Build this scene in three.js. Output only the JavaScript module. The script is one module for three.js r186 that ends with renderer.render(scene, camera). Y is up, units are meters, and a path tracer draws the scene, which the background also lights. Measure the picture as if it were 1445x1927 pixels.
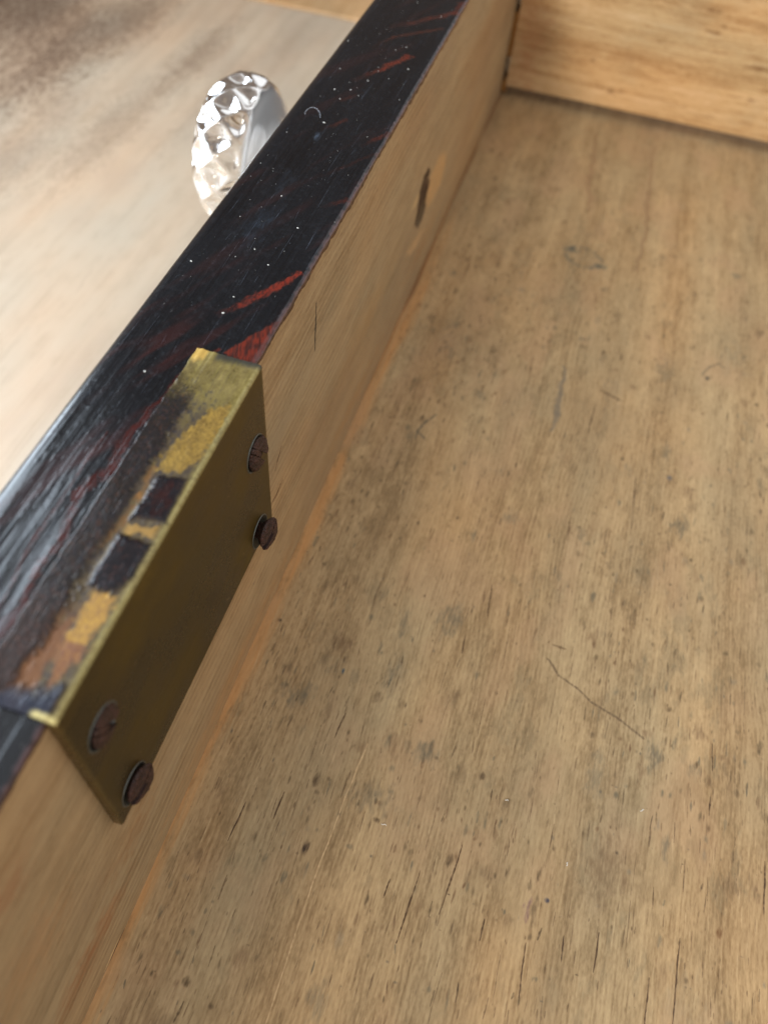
import * as THREE from 'three';
import { RoundedBoxGeometry } from 'three/addons/geometries/RoundedBoxGeometry.js';
import { mergeGeometries, mergeVertices } from 'three/addons/utils/BufferGeometryUtils.js';
import { RectAreaLightUniformsLib } from 'three/addons/lights/RectAreaLightUniformsLib.js';
import { Brush, Evaluator, SUBTRACTION } from 'three-bvh-csg';

// ------------------------------------------------------------------ camera, light, exposure
// world: metres; x runs from the drawer front into the drawer, y up, z along the front towards the viewer
const scene = new THREE.Scene();
const camera = new THREE.PerspectiveCamera(64.54, 767 / 1024, 0.01, 20);
camera.position.set(0.041565, 0.166666, 0.126788);
camera.setRotationFromMatrix(new THREE.Matrix4().makeBasis(
  new THREE.Vector3(0.955, 0.071, -0.289), new THREE.Vector3(-0.273, 0.591, -0.759), new THREE.Vector3(0.117, 0.803, 0.584)));
camera.focus = 0.152;
camera.userData.fStop = 14;
camera.updateMatrixWorld();

const renderer = new THREE.WebGLRenderer({ antialias: true });
renderer.toneMapping = THREE.LinearToneMapping;
renderer.toneMappingExposure = 1.0;
renderer.shadowMap.enabled = true;
RectAreaLightUniformsLib.init();
scene.background = new THREE.Color().setRGB(1.0, 1.0, 1.0);        // the light room all round

const LAMP = { at: [-0.56, 1.35, 2.6], w: 0.42, h: 0.42, L: 96, rgb: [1, 0.94, 0.85] };
const WINDOW = { at: [-1.06, 0.74, -0.27], w: 0.92, h: 1.32, L: 11.5, rgb: [0.76, 0.88, 1.0] };
function areaLight(spec, look) {
  const l = new THREE.RectAreaLight(new THREE.Color().setRGB(...spec.rgb), spec.L, spec.w, spec.h);
  l.position.set(...spec.at); l.lookAt(...look); scene.add(l); return l;
}
areaLight(LAMP, [0.02, LAMP.at[1], -0.2]);
areaLight(WINDOW, [0, WINDOW.at[1], 0]);

// ------------------------------------------------------------------ helpers
const MM = 0.001;
function rng(seed) { let a = seed >>> 0; return () => { a = (a + 0x6D2B79F5) >>> 0; let t = Math.imul(a ^ (a >>> 15), 1 | a); t = (t + Math.imul(t ^ (t >>> 7), 61 | t)) ^ t; return ((t ^ (t >>> 14)) >>> 0) / 4294967296; }; }
function hash(i, j, s) { let h = Math.imul(i, 374761393) + Math.imul(j, 668265263) + Math.imul(s, 1274126177) | 0; h = Math.imul(h ^ (h >>> 13), 1274126177); return ((h ^ (h >>> 16)) >>> 0) / 4294967296; }
function vn(x, y, s) {                                             // value noise 0..1
  const i = Math.floor(x), j = Math.floor(y); let a = x - i, b = y - j; a = a * a * (3 - 2 * a); b = b * b * (3 - 2 * b);
  const p = hash(i, j, s), q = hash(i + 1, j, s), r = hash(i, j + 1, s), t = hash(i + 1, j + 1, s);
  return p + (q - p) * a + (r - p + (p - q - r + t) * a) * b;
}
function fbm(x, y, s, n = 4) { let v = 0, a = 0.5, t = 0; for (let k = 0; k < n; k++) { v += a * vn(x, y, s + k); t += a; x *= 2.03; y *= 2.03; a *= 0.5; } return v / t; }
const clamp = (x, a = 0, b = 1) => Math.min(b, Math.max(a, x));
const sst = (a, b, x) => { const t = clamp((x - a) / (b - a)); return t * t * (3 - 2 * t); };
function segDist(x, y, a, b) { const dx = b[0] - a[0], dy = b[1] - a[1], t = clamp(((x - a[0]) * dx + (y - a[1]) * dy) / (dx * dx + dy * dy || 1)); return [Math.hypot(x - a[0] - t * dx, y - a[1] - t * dy), t]; }
function inPoly(x, y, P) {                                          // signed distance, negative inside
  let d = 1e9, c = false;
  for (let i = 0, j = P.length - 1; i < P.length; j = i++) {
    d = Math.min(d, segDist(x, y, P[j], P[i])[0]);
    if ((P[i][1] > y) !== (P[j][1] > y) && x < (P[j][0] - P[i][0]) * (y - P[i][1]) / (P[j][1] - P[i][1]) + P[i][0]) c = !c;
  }
  return c ? -d : d;
}
// a painter's sheet: colour in sRGB 0..255 and height 0..1 over u0..u0+w by v0..v0+h millimetres
class Sheet {
  constructor(u0, v0, w, h, pw, ph) { Object.assign(this, { u0, v0, w, h, pw, ph }); this.c = new Float32Array(pw * ph * 3); this.b = new Float32Array(pw * ph); this.r = new Float32Array(pw * ph); }
  fill(f) {
    const o = [0, 0, 0, 0.5, 0.5];
    for (let j = 0; j < this.ph; j++) for (let i = 0; i < this.pw; i++) {
      f(this.u0 + (i + 0.5) / this.pw * this.w, this.v0 + (j + 0.5) / this.ph * this.h, o);
      const k = j * this.pw + i; this.c[3 * k] = o[0]; this.c[3 * k + 1] = o[1]; this.c[3 * k + 2] = o[2]; this.b[k] = o[3]; this.r[k] = o[4];
    }
    return this;
  }
  over(u0, u1, v0, v1, f) {                                         // f(u, v) -> amount 0..1 ; paints colour col, sinks height by dep
    const i0 = Math.max(0, Math.floor((u0 - this.u0) / this.w * this.pw)), i1 = Math.min(this.pw - 1, Math.ceil((u1 - this.u0) / this.w * this.pw));
    const j0 = Math.max(0, Math.floor((v0 - this.v0) / this.h * this.ph)), j1 = Math.min(this.ph - 1, Math.ceil((v1 - this.v0) / this.h * this.ph));
    for (let j = j0; j <= j1; j++) for (let i = i0; i <= i1; i++) f(this.u0 + (i + 0.5) / this.pw * this.w, this.v0 + (j + 0.5) / this.ph * this.h, j * this.pw + i);
  }
  mix(k, col, a, dep = 0) { for (let q = 0; q < 3; q++) this.c[3 * k + q] += (col[q] - this.c[3 * k + q]) * a; this.b[k] -= dep * a; }
  blot(u, v, ru, rv, col, a, seed, rough = 0.6, dep = 0) {           // ragged spot
    this.over(u - ru * 1.8, u + ru * 1.8, v - rv * 1.8, v + rv * 1.8, (x, y, k) => {
      const d = Math.hypot((x - u) / ru, (y - v) / rv) + rough * (fbm(x * 1.1, y * 0.5, seed, 4) - 0.5) * 2.0 + rough * 0.5 * (vn(x * 5, y * 0.9, seed + 4) - 0.5);
      const t = sst(1.15, -0.05, d) * (0.5 + 1.3 * (fbm(x * 3.8, y * 0.9, seed + 9, 3) - 0.3));
      if (t > 0) this.mix(k, col, clamp(a * t), dep);
    });
  }
  stroke(P, w, col, a, seed, dep = 0, taper = true, fade = 0) {                // scratch or crack along a polyline
    for (let s = 0; s + 1 < P.length; s++) {
      const A = P[s], B = P[s + 1], m = w * 2 + 0.4;
      this.over(Math.min(A[0], B[0]) - m, Math.max(A[0], B[0]) + m, Math.min(A[1], B[1]) - m, Math.max(A[1], B[1]) + m, (x, y, k) => {
        const wob = (vn(x * 0.3, y * 0.3, seed) - 0.5) * w * 1.1, [d, t] = segDist(x + wob, y, A, B);
        const all = (s + t) / (P.length - 1), ww = w * (taper ? 0.35 + 0.65 * Math.sin(Math.PI * clamp(all, 0.06, 0.94)) : 1) * (0.6 + 0.8 * vn(x * 2, y * 2, seed + 3));
        const q = sst(ww, ww * 0.3, d); if (q > 0) this.mix(k, col, clamp(a * q * (0.45 + 0.9 * vn(x * 4, y * 2, seed + 5)) * (1 - fade * sst(0.3, 1, all))), dep);
      });
    }
  }
  tex(kind, wrap) {
    const n = this.pw * this.ph, px = new Uint8Array(n * 4);
    for (let k = 0; k < n; k++) {
      if (kind === 'color') for (let q = 0; q < 3; q++) px[4 * k + q] = clamp(Math.round(this.c[3 * k + q]), 0, 255);
      else px[4 * k] = px[4 * k + 1] = px[4 * k + 2] = clamp(Math.round((kind === 'bump' ? this.b[k] : this.r[k]) * 255), 0, 255);
      px[4 * k + 3] = 255;
    }
    const t = new THREE.DataTexture(px, this.pw, this.ph, THREE.RGBAFormat);
    t.wrapS = t.wrapT = wrap || THREE.MirroredRepeatWrapping; t.magFilter = THREE.LinearFilter; t.minFilter = THREE.LinearMipmapLinearFilter; t.generateMipmaps = true;
    if (kind === 'color') t.colorSpace = THREE.SRGBColorSpace;
    t.needsUpdate = true; return t;
  }
  uv(u, v) { return [(u - this.u0) / this.w, (v - this.v0) / this.h]; }
  material(o = {}, bumpMM = 0.1, useRough = false) {
    const p = { map: this.tex('color'), bumpMap: this.tex('bump'), bumpScale: bumpMM * MM, roughness: 0.6, ...o };
    if (useRough) { p.roughnessMap = this.tex('rough'); p.roughness = 1; }
    return new THREE.MeshPhysicalMaterial(p);
  }
}
// a grid surface: f(i/nu, j/nv) -> [x, y, z, u, v] with x, y, z in millimetres and u, v texture coordinates
function gridGeo(nu, nv, f, flip = false) {
  const P = [], U = [], I = [];
  for (let j = 0; j <= nv; j++) for (let i = 0; i <= nu; i++) { const q = f(i / nu, j / nv, i, j); P.push(q[0] * MM, q[1] * MM, q[2] * MM); U.push(q[3], q[4]); }
  for (let j = 0; j < nv; j++) for (let i = 0; i < nu; i++) { const a = j * (nu + 1) + i, b = a + 1, c = a + nu + 1, d = c + 1; if (flip) I.push(a, c, b, b, c, d); else I.push(a, b, c, b, d, c); }
  const g = new THREE.BufferGeometry(); g.setAttribute('position', new THREE.Float32BufferAttribute(P, 3)); g.setAttribute('uv', new THREE.Float32BufferAttribute(U, 2)); g.setIndex(I); g.computeVertexNormals(); return g;
}
function boxMM(x0, x1, y0, y1, z0, z1, r = 0.4) { const g = new RoundedBoxGeometry((x1 - x0) * MM, (y1 - y0) * MM, (z1 - z0) * MM, 2, r * MM); g.translate((x0 + x1) / 2 * MM, (y0 + y1) / 2 * MM, (z0 + z1) / 2 * MM); return g; }
// texture coordinates from position: fu, fv give texture coordinates from millimetres
function mapUV(g, f) { const p = g.attributes.position, u = []; for (let i = 0; i < p.count; i++) u.push(...f(p.getX(i) / MM, p.getY(i) / MM, p.getZ(i) / MM)); g.setAttribute('uv', new THREE.Float32BufferAttribute(u, 2)); return g; }
function mesh(name, g, m, parent) { const o = new THREE.Mesh(g, m); o.name = name; o.castShadow = o.receiveShadow = true; (parent || scene).add(o); return o; }
function group(name, parent, at = [0, 0, 0]) { const o = new THREE.Group(); o.name = name; o.position.set(at[0] * MM, at[1] * MM, at[2] * MM); (parent || scene).add(o); return o; }
function tag(o, label, category, grp) { o.userData.label = label; o.userData.category = category; if (grp) o.userData.group = grp; return o; }

// ------------------------------------------------------------------ wood
// weathered softwood, grain along v
function woodBase(opt) {
  const { base, dark, light, seed, ring = 1.2, ringAmt = 0.2, dirt = 0.35, dirtCol = [122, 103, 77], broad = 1, fib = 1 } = opt;
  return (u, v, o) => {
    const warp = (fbm(u * 0.03, v * 0.012, seed, 3) - 0.5) * 14;
    const uu = u + warp * 0.35;
    const bands = fbm(uu * 0.16, v * 0.006, seed + 11, 3) - 0.5;
    const g2 = fbm(uu * 1.1, v * 0.035, seed + 21, 3) - 0.5;
    const fibre = (vn(u * 2.3, v * 0.16, seed + 31) + vn(u * 4.6, v * 0.42, seed + 32) - 1);
    const fine = 0.6 * vn(u * 3.1, v * 1.1, seed + 41) + 0.4 * vn(u * 6.5, v * 2.6, seed + 42) - 0.5;
    const rg = Math.sin((uu * 1 + warp * 0.5 + 1.2 * fbm(u * 0.05, v * 0.004, seed + 51, 2)) / ring * 6.283) * (0.4 + 0.9 * vn(u * 0.08, v * 0.01, seed + 52));
    const blotch = fbm(u * 0.045, v * 0.03, seed + 61, 4);
    const mot = fbm(u * 0.35, v * 0.16, seed + 71, 4) - 0.5;
    let t = bands * 0.9 * broad + g2 * 0.42 + fibre * 0.34 * fib + fine * 0.62 * fib + rg * ringAmt * 0.35 + mot * 0.5;
    const d = sst(0.46, 0.78, blotch + 0.28 * mot + fibre * 0.05) * dirt;
    const A = t > 0 ? light : dark, k = clamp(Math.abs(t) * 1.25);
    for (let q = 0; q < 3; q++) { const c = base[q] + (A[q] - base[q]) * k; o[q] = c + (dirtCol[q] - c) * d; }
    const hue = (fbm(u * 0.06, v * 0.02, seed + 81, 3) - 0.5) * 16; o[0] += hue; o[2] -= hue * 0.6;
    o[3] = 0.5 + fibre * 0.12 + fine * 0.1 + rg * 0.04 + g2 * 0.2; o[4] = 0.6;
  };
}
function pores(S, n, seed, R, opt = {}) {
  const { len = [0.8, 4], w = [0.07, 0.17], a = [0.15, 0.5], col = [70, 50, 32], along = 'v', dep = 0.25 } = opt, r = rng(seed);
  for (let i = 0; i < n; i++) {
    const u = R[0] + r() * (R[1] - R[0]), v = R[2] + r() * (R[3] - R[2]), L = len[0] + (len[1] - len[0]) * r() ** 2.5, s = (r() - 0.5) * 0.12 * L;
    const P = along === 'v' ? [[u, v], [u + s, v + L]] : [[u, v], [u + L, v + s]];
    S.stroke(P, w[0] + (w[1] - w[0]) * r(), col, a[0] + (a[1] - a[0]) * r(), seed + i % 50, dep);
  }
}
function specks(S, n, seed, R, opt = {}) {
  const { r0 = 0.12, r1 = 0.45, a = [0.2, 0.75], cols = [[58, 44, 32], [82, 62, 42], [70, 66, 60]] } = opt, r = rng(seed);
  for (let i = 0; i < n; i++) S.blot(R[0] + r() * (R[1] - R[0]), R[2] + r() * (R[3] - R[2]), r0 + (r1 - r0) * r() ** 3, (r0 + (r1 - r0) * r() ** 3) * (1 + r()), cols[i % cols.length], a[0] + (a[1] - a[0]) * r(), seed + i % 60, 0.4, 0.1);
}

// the bottom board: u = x, v = z
const FL = new Sheet(-4, -240, 180, 400, 1792, 2048);
FL.fill(woodBase({ base: [167, 140, 102], dark: [121, 96, 64], light: [194, 166, 124], seed: 3, ring: 0.95, ringAmt: 0.3, dirt: 0.2, broad: 0.8 }));
{
  const r = rng(77), grey = [92, 85, 70], brown = [92, 68, 45];
  // varnish that ran along the joint
  FL.over(-4, 16, -240, 160, (x, z, k) => {
    const wdt = (2.2 + 5.0 * fbm(z * 0.022, 3.1, 501, 3)) * (0.7 + 0.3 * sst(75, 25, z)) + 1.2 * (vn(x * 1.2, z * 0.08, 502) - 0.5) + 1.0 * (vn(x * 3, z * 0.2, 504) - 0.5);
    const a = sst(wdt + 0.6, wdt - 2.4, x) * sst(-150, -60, z + 30 * (vn(x, z * 0.05, 503) - 0.5)) * (0.35 + 0.8 * fbm(x * 0.9, z * 0.06, 505, 3));
    if (a > 0) FL.mix(k, [198, 138, 80], clamp(a * 0.72));
  });
  FL.over(-4, 6, -240, -40, (x, z, k) => { const w = 0.6 + 0.9 * vn(1, z * 0.06, 511); const a = sst(w, w - 0.9, x) * sst(-40, -75, z); if (a > 0) FL.mix(k, [116, 78, 46], a * 0.75); });
  // grime rubbed into the grain
  FL.over(-4, 176, -240, 160, (x, z, k) => {
    const e = fbm(x * 0.34, z * 0.17, 521, 5) + 0.3 * (fbm(x * 2.4, z * 0.7, 522, 3) - 0.5), m = sst(0.3, 0.62, fbm(x * 0.028, z * 0.02, 523, 3));
    const a = sst(0.5, 0.72, e) * (0.35 + 0.65 * m) * (0.45 + 1.1 * vn(x * 5, z * 1.3, 524));
    if (a > 0) FL.mix(k, vn(x * 0.1, z * 0.07, 525) > 0.45 ? [108, 86, 56] : [108, 96, 72], clamp(a * 0.24));
    const p = sst(0.55, 0.75, fbm(x * 0.09, z * 0.05, 526, 3)); if (p > 0) FL.mix(k, [174, 140, 106], p * 0.3);
  });
  pores(FL, 5200, 91, [2, 175, -230, 150], { len: [0.6, 4.5], w: [0.08, 0.24], a: [0.12, 0.5] });
  pores(FL, 500, 92, [2, 175, -230, 150], { len: [2, 12], w: [0.1, 0.2], a: [0.2, 0.6] });
  pores(FL, 1800, 93, [2, 175, -230, 150], { len: [1, 6], w: [0.08, 0.16], a: [0.2, 0.45], col: [205, 178, 138], dep: 0 });
  specks(FL, 2200, 94, [2, 175, -230, 150], { r0: 0.1, r1: 0.5 });
  specks(FL, 160, 95, [5, 175, -180, 140], { r0: 0.4, r1: 1.3, a: [0.15, 0.5], cols: [[100, 96, 88], [92, 74, 54], [110, 92, 68]] });
  for (let i = 0; i < 34; i++) FL.blot(8 + r() * 160, -190 + r() * 320, 2 + r() * 5, 3 + r() * 11, i % 3 ? [120, 102, 74] : [110, 104, 88], 0.1 + 0.14 * r(), 600 + i, 1.0, 0.02);
  { // small dirt marks, thick in the worn middle of the board
    const q = rng(4242); let made = 0;
    while (made < 1750) {
      const x = 3 + q() * 150, z = -180 + q() * 320, dens = sst(0.35, 0.7, fbm(x * 0.035, z * 0.025, 551, 3)) * (0.35 + 0.65 * sst(140, 60, Math.abs(z - 20)));
      if (q() > dens + 0.08) continue; made++;
      const c = [[96, 78, 54], [84, 66, 45], [104, 94, 74], [110, 84, 58]][made % 4], e = q();
      if (e < 0.55) FL.blot(x, z, 0.25 + 0.5 * q() ** 2, 0.5 + 1.5 * q() ** 2, c, 0.5 + 0.5 * q(), 560 + made % 70, 0.9);
      else if (e < 0.85) FL.stroke([[x, z], [x + (q() - 0.5) * 0.7, z + 0.8 + 2.6 * q()]], 0.12 + 0.22 * q(), c, 0.5 + 0.45 * q(), 560 + made % 70, 0.15);
      else FL.blot(x, z, 0.6 + 1.3 * q(), 0.9 + 2.4 * q(), c, 0.2 + 0.35 * q(), 560 + made % 70, 1.1);
    }
  }
  const M = [[59.6, -106.5, 2.6, 1.4], [17.8, -71.2, 1.8, 1], [23, -67.2, 1, 1.6], [31.7, -43.9, 2.2, 1.4], [95.2, -75.9, 0.9, 0.9], [73.8, -63.4, 1.2, 1.2], [82.4, -73.9, 3, 3], [86, -41.4, 1.4, 2.4], [87.5, -31.8, 1.2, 2.2], [91.6, -16.3, 2.6, 3.2], [75.8, -31.5, 1.6, 1.6],
    [19.7, 44.1, 3.6, 1.8], [13.9, 59.6, 3.4, 3], [32.8, 47.9, 2, 3.2], [46.5, 48.6, 1.6, 1.4], [40.7, 5.4, 1, 1.6], [48.6, -3.6, 2.6, 1.5], [55.3, -5.1, 1.5, 1.8], [35.8, 75.3, 4.5, 2.4], [30.8, 34.5, 2, 3], [107.6, 70.2, 2.2, 1.2], [94.7, 66.6, 0.7, 2.2], [41.2, 29.4, 3, 3.5], [40.3, -77.9, 1.6, 1.2], [57, -79.2, 2, 1], [102, -131.2, 1.6, 1.5], [36.8, 63.3, 3, 3], [43.8, 63.4, 2.5, 2.5], [79.2, 56.5, 2.5, 3], [83.8, 74.8, 4, 5], [37.3, 111.7, 2.5, 3], [90.7, 47.9, 2, 3], [6.4, 83.7, 2, 2]];
  M.forEach(([x, z, a, b], i) => FL.blot(x, z, a * (0.8 + 0.5 * hash(i, 1, 9)), b * (1.1 + 0.8 * hash(i, 2, 9)), i % 3 === 2 ? brown : grey, 0.35 + 0.3 * hash(i, 3, 9), 300 + i, 0.9, 0.03));
  FL.blot(26.3, 88.5, 0.9, 1.5, [46, 32, 22], 1, 41, 0.5, 0.2); FL.blot(3.6, 43.4, 0.6, 0.6, [40, 30, 22], 1, 42, 0.3); FL.blot(70.2, 85.6, 0.9, 2.4, [82, 50, 70], 0.85, 43, 0.9); FL.blot(73.5, 83.5, 0.5, 0.5, [44, 44, 62], 0.9, 44);
  FL.blot(85.4, 70.6, 0.5, 0.6, [36, 28, 22], 1, 45); FL.blot(106.1, 79.1, 0.8, 1, [98, 62, 34], 0.9, 46); FL.blot(95.2, -75.9, 0.9, 1, [52, 48, 46], 1, 47, 0.4); FL.blot(21.4, 50.8, 0.45, 0.8, [40, 62, 84], 0.9, 48); FL.blot(87.5, -31.8, 1, 1.3, [64, 70, 84], 0.7, 49);
  FL.blot(50, -121, 6, 4.5, [128, 120, 100], 0.3, 52, 0.5);
  for (let i = 0; i < 22; i++) { const a = i / 22 * 6.283 + 0.2; FL.blot(50.2 + 6.4 * Math.cos(a), -121.2 + 5.2 * Math.sin(a) + 0.35 * 6.4 * Math.cos(a) * 0.4, 1.3, 1.1, [80, 80, 72], 0.4 + 0.6 * hash(i, 4, 7) * (Math.cos(a * 1 - 2.6) > -0.3 ? 1 : 0.5), 1000 + i, 0.7); }
  FL.blot(46, -124, 3, 2.4, [76, 76, 68], 0.95, 54, 0.7); FL.blot(56, -118.5, 3, 2, [76, 78, 70], 0.95, 55, 0.7);
  FL.stroke([[21.2, -32.1], [19.1, -28.1], [17.9, -24], [20.3, -22.2]], 0.5, [84, 78, 66], 0.6, 56, 0, false); FL.stroke([[93.5, -76.9], [95.7, -81.5], [98, -83.7], [100, -82.7]], 0.55, [98, 88, 70], 0.55, 57, 0, false);
  FL.stroke([[64.8, -58.8], [71.4, -56.7]], 0.8, [104, 82, 58], 0.7, 58); FL.stroke([[52.6, -64.9], [54.3, -44.6], [53.2, -37.6]], 1.3, [112, 102, 88], 0.7, 59);
  FL.stroke([[66.5, -205], [67.8, -170], [69.3, -147], [69, -120]], 1.4, [128, 100, 72], 0.55, 60); FL.stroke([[43.3, -205], [45.5, -172], [48.1, -150]], 1.5, [132, 102, 74], 0.5, 61);
  const CR = [[48.3, 17.7, 49.2, 26.6], [45.3, 33.2, 45.6, 38.1], [48.8, 85.9, 47.9, 99.2], [55.6, 78.6, 54.2, 92.1], [43.8, 89, 43.5, 92.6], [77.6, 88.5, 77.8, 93], [93.8, 90.7, 93.8, 100], [98.9, 82.3, 98.7, 97], [62.7, 90.3, 62.6, 94.1], [18.6, 79.8, 18.4, 85.3], [102.9, 41.4, 103.1, 47.4], [103, 53.3, 103.1, 57.3], [64, -52.7, 63.5, -40], [78.4, -28.5, 78.9, -17.2], [114.5, 62.9, 114.4, 73.1], [71, 92, 71.3, 101], [84, 86, 83.8, 93], [25, 60, 24.6, 66], [12, 84, 11.6, 92]];
  CR.forEach((c, i) => FL.stroke([[c[0], c[1]], [c[2], c[3]]], 0.22, [66, 46, 29], 0.9, 700 + i, 0.5));
  FL.stroke([[31.6, 65], [30.7, 76.9], [29.9, 94], [29.8, 106.3], [29.8, 122]], 0.2, [206, 174, 132], 0.7, 62, 0.3, false);
  FL.stroke([[64.8, 32.9], [68, 36.2], [72.4, 37.9], [76, 40.3], [81.9, 42], [88.1, 45]], 0.34, [84, 66, 48], 0.6, 63, 0.2, false); FL.stroke([[65.3, 28.9], [68.5, 29.1]], 0.4, [110, 88, 62], 0.8, 64, 0.3);
}
const floorMat = FL.material({ roughness: 0.62, specularIntensity: 0.6 }, 0.16);

// inner face of the drawer front: u = y, v = z
const IN = new Sheet(-20, -240, 96, 400, 640, 2048);
IN.fill(woodBase({ base: [159, 133, 98], dark: [126, 101, 69], light: [180, 154, 116], seed: 203, ring: 2.1, ringAmt: 0.5, dirt: 0.25, dirtCol: [128, 104, 80], broad: 1.0, fib: 0.75 }));
{
  pores(IN, 700, 211, [2, 75, -230, 150], { len: [2, 14], w: [0.08, 0.2], a: [0.12, 0.45], col: [92, 66, 40] });
  pores(IN, 420, 212, [50, 75, -230, 60], { len: [3, 22], w: [0.08, 0.16], a: [0.2, 0.5], col: [100, 74, 46] });
  pores(IN, 300, 213, [2, 75, -230, 150], { len: [2, 12], w: [0.1, 0.2], a: [0.2, 0.5], col: [208, 176, 130], dep: 0 });
  specks(IN, 120, 214, [2, 70, -150, 150], { r1: 0.5 });
  for (const [y, z, a, b, c, s, al] of [[14, 118, 5, 14, [150, 96, 58], 1, 0.6], [40, 122, 8, 12, [176, 132, 90], 2, 0.5], [60, 118, 5, 7, [146, 98, 66], 3, 0.5], [20, 100, 6, 10, [134, 92, 54], 4, 0.4], [30, -30, 7, 30, [168, 132, 86], 5, 0.4], [12, -90, 5, 26, [140, 98, 58], 6, 0.45], [50, -150, 10, 24, [146, 112, 76], 7, 0.4], [5, 60, 3, 40, [190, 140, 88], 8, 0.45], [8, -20, 4, 30, [180, 128, 76], 9, 0.4]]) IN.blot(y, z, a, b, c, al, 220 + s, 0.8);
  // torn chip, shade of its deep slot put into colour; pencil-thin slits
  for (const [P, c, al, soft] of [
    [[[34.7, -106.6], [29.3, -113.5], [23.7, -109.7], [22.8, -100.8], [24.6, -90.3], [29, -86.5], [33.6, -87.6], [36.7, -90.4], [37.1, -96.4]], [194, 152, 100], 0.75, 2.4],
    [[[19.8, -88.6], [16.1, -92.1], [16.6, -82.5], [20.6, -70.9], [23.1, -68.3], [23.3, -75.7]], [190, 154, 110], 0.8, 1.4], [[[38.1, -74.6], [35.5, -77.9], [34.7, -72.6], [36.8, -67.4], [38.1, -69.1]], [196, 164, 116], 0.7, 0.9],
    [[[40.6, -85], [36.7, -90.4], [30.4, -87.8], [24.7, -87.8], [22.5, -83.2], [27.5, -75.3], [32, -75.9], [37.6, -77.1], [40.4, -79.9]], [62, 42, 26], 1, 0.9],
    [[[30.5, -86.5], [24.7, -87.8], [22.5, -83.2], [26.5, -77]], [100, 88, 66], 0.6, 1.2]])
    IN.over(10, 46, -118, -60, (y, z, k) => { const d = inPoly(y, z, P) + 4.6 * (fbm(y * 0.45, z * 0.16, 231, 4) - 0.5), a = sst(soft * 0.5, -soft, d) * al * (0.6 + 0.7 * vn(y * 1.6, z * 0.7, 232)); if (a > 0) IN.mix(k, c, clamp(a), 0.1); });
  IN.stroke([[64.4, 9.1], [58.6, 9.5], [52.8, 9.9]], 0.55, [44, 38, 30], 1, 233, 0.6); IN.stroke([[33.7, 29.6], [33.5, 36]], 0.7, [96, 70, 44], 0.8, 234, 0.4); IN.stroke([[44.4, 29.3], [41, 33]], 0.45, [84, 60, 38], 0.8, 235, 0.4);
  IN.stroke([[0.4, 112], [0.3, 117]], 0.6, [72, 46, 28], 0.9, 236); IN.stroke([[1.2, 113], [0.9, 119]], 0.35, [226, 190, 136], 0.9, 237);
  // paint that bled over the arris
  IN.over(70, 76, -240, 160, (y, z, k) => { const w = 0.5 + 1.7 * sst(0.45, 0.8, fbm(z * 0.09, 4, 238, 4)) + 0.6 * (vn(y * 3, z * 1.5, 239) - 0.5); const a = sst(75 - w, 75 - w * 0.5, y); if (a > 0) IN.mix(k, [84, 36, 22], a * 0.9); });
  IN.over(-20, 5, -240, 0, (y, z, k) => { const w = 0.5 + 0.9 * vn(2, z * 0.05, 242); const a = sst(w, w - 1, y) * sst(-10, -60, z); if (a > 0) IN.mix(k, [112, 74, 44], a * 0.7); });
}
const innerMat = IN.material({ roughness: 0.66, specularIntensity: 0.6 }, 0.18);

// the end board of the drawer: u = y, v = x
const WL = new Sheet(-4, -30, 104, 380, 512, 1536);
WL.fill(woodBase({ base: [199, 163, 116], dark: [158, 118, 75], light: [220, 188, 146], seed: 303, ring: 3.4, ringAmt: 0.35, dirt: 0.25, dirtCol: [140, 118, 88], broad: 1.3 }));
pores(WL, 420, 311, [0, 98, -20, 180], { len: [3, 22], w: [0.15, 0.4], a: [0.15, 0.45], col: [126, 84, 46] });
pores(WL, 200, 312, [0, 98, -20, 180], { len: [4, 24], w: [0.2, 0.6], a: [0.2, 0.5], col: [226, 192, 146], dep: 0 });
[[46, 71, 1.2, 4], [41.5, 77, 0.9, 2.5], [39, 74, 0.8, 4], [11.3, 44, 1.8, 4.5], [18.4, 97, 1, 2], [20.6, 34, 0.9, 1.2], [30, 95, 1.4, 6]].forEach((q, i) => WL.blot(q[0], q[1], q[2], q[3], [112, 78, 46], 0.75, 320 + i, 0.8));
[[12, 8, 14, 7], [26, 9, 12, 8], [38, 5, 8, 6]].forEach((q, i) => WL.blot(q[0], q[1], q[2], q[3], [164, 112, 74], 0.5, 340 + i, 0.9));
WL.over(-4, 60, -4, 4, (y, x, k) => { const w = 0.9 + 1.5 * vn(y * 0.2, 1, 331); const a = sst(w, w * 0.4, x); if (a > 0) WL.mix(k, [128, 84, 34], a * 0.8); });
const wallMat = WL.material({ roughness: 0.6, specularIntensity: 0.6 }, 0.15);

// plain new pine for the unseen backs and edges of the boards
const plainMat = wallMat;

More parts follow.
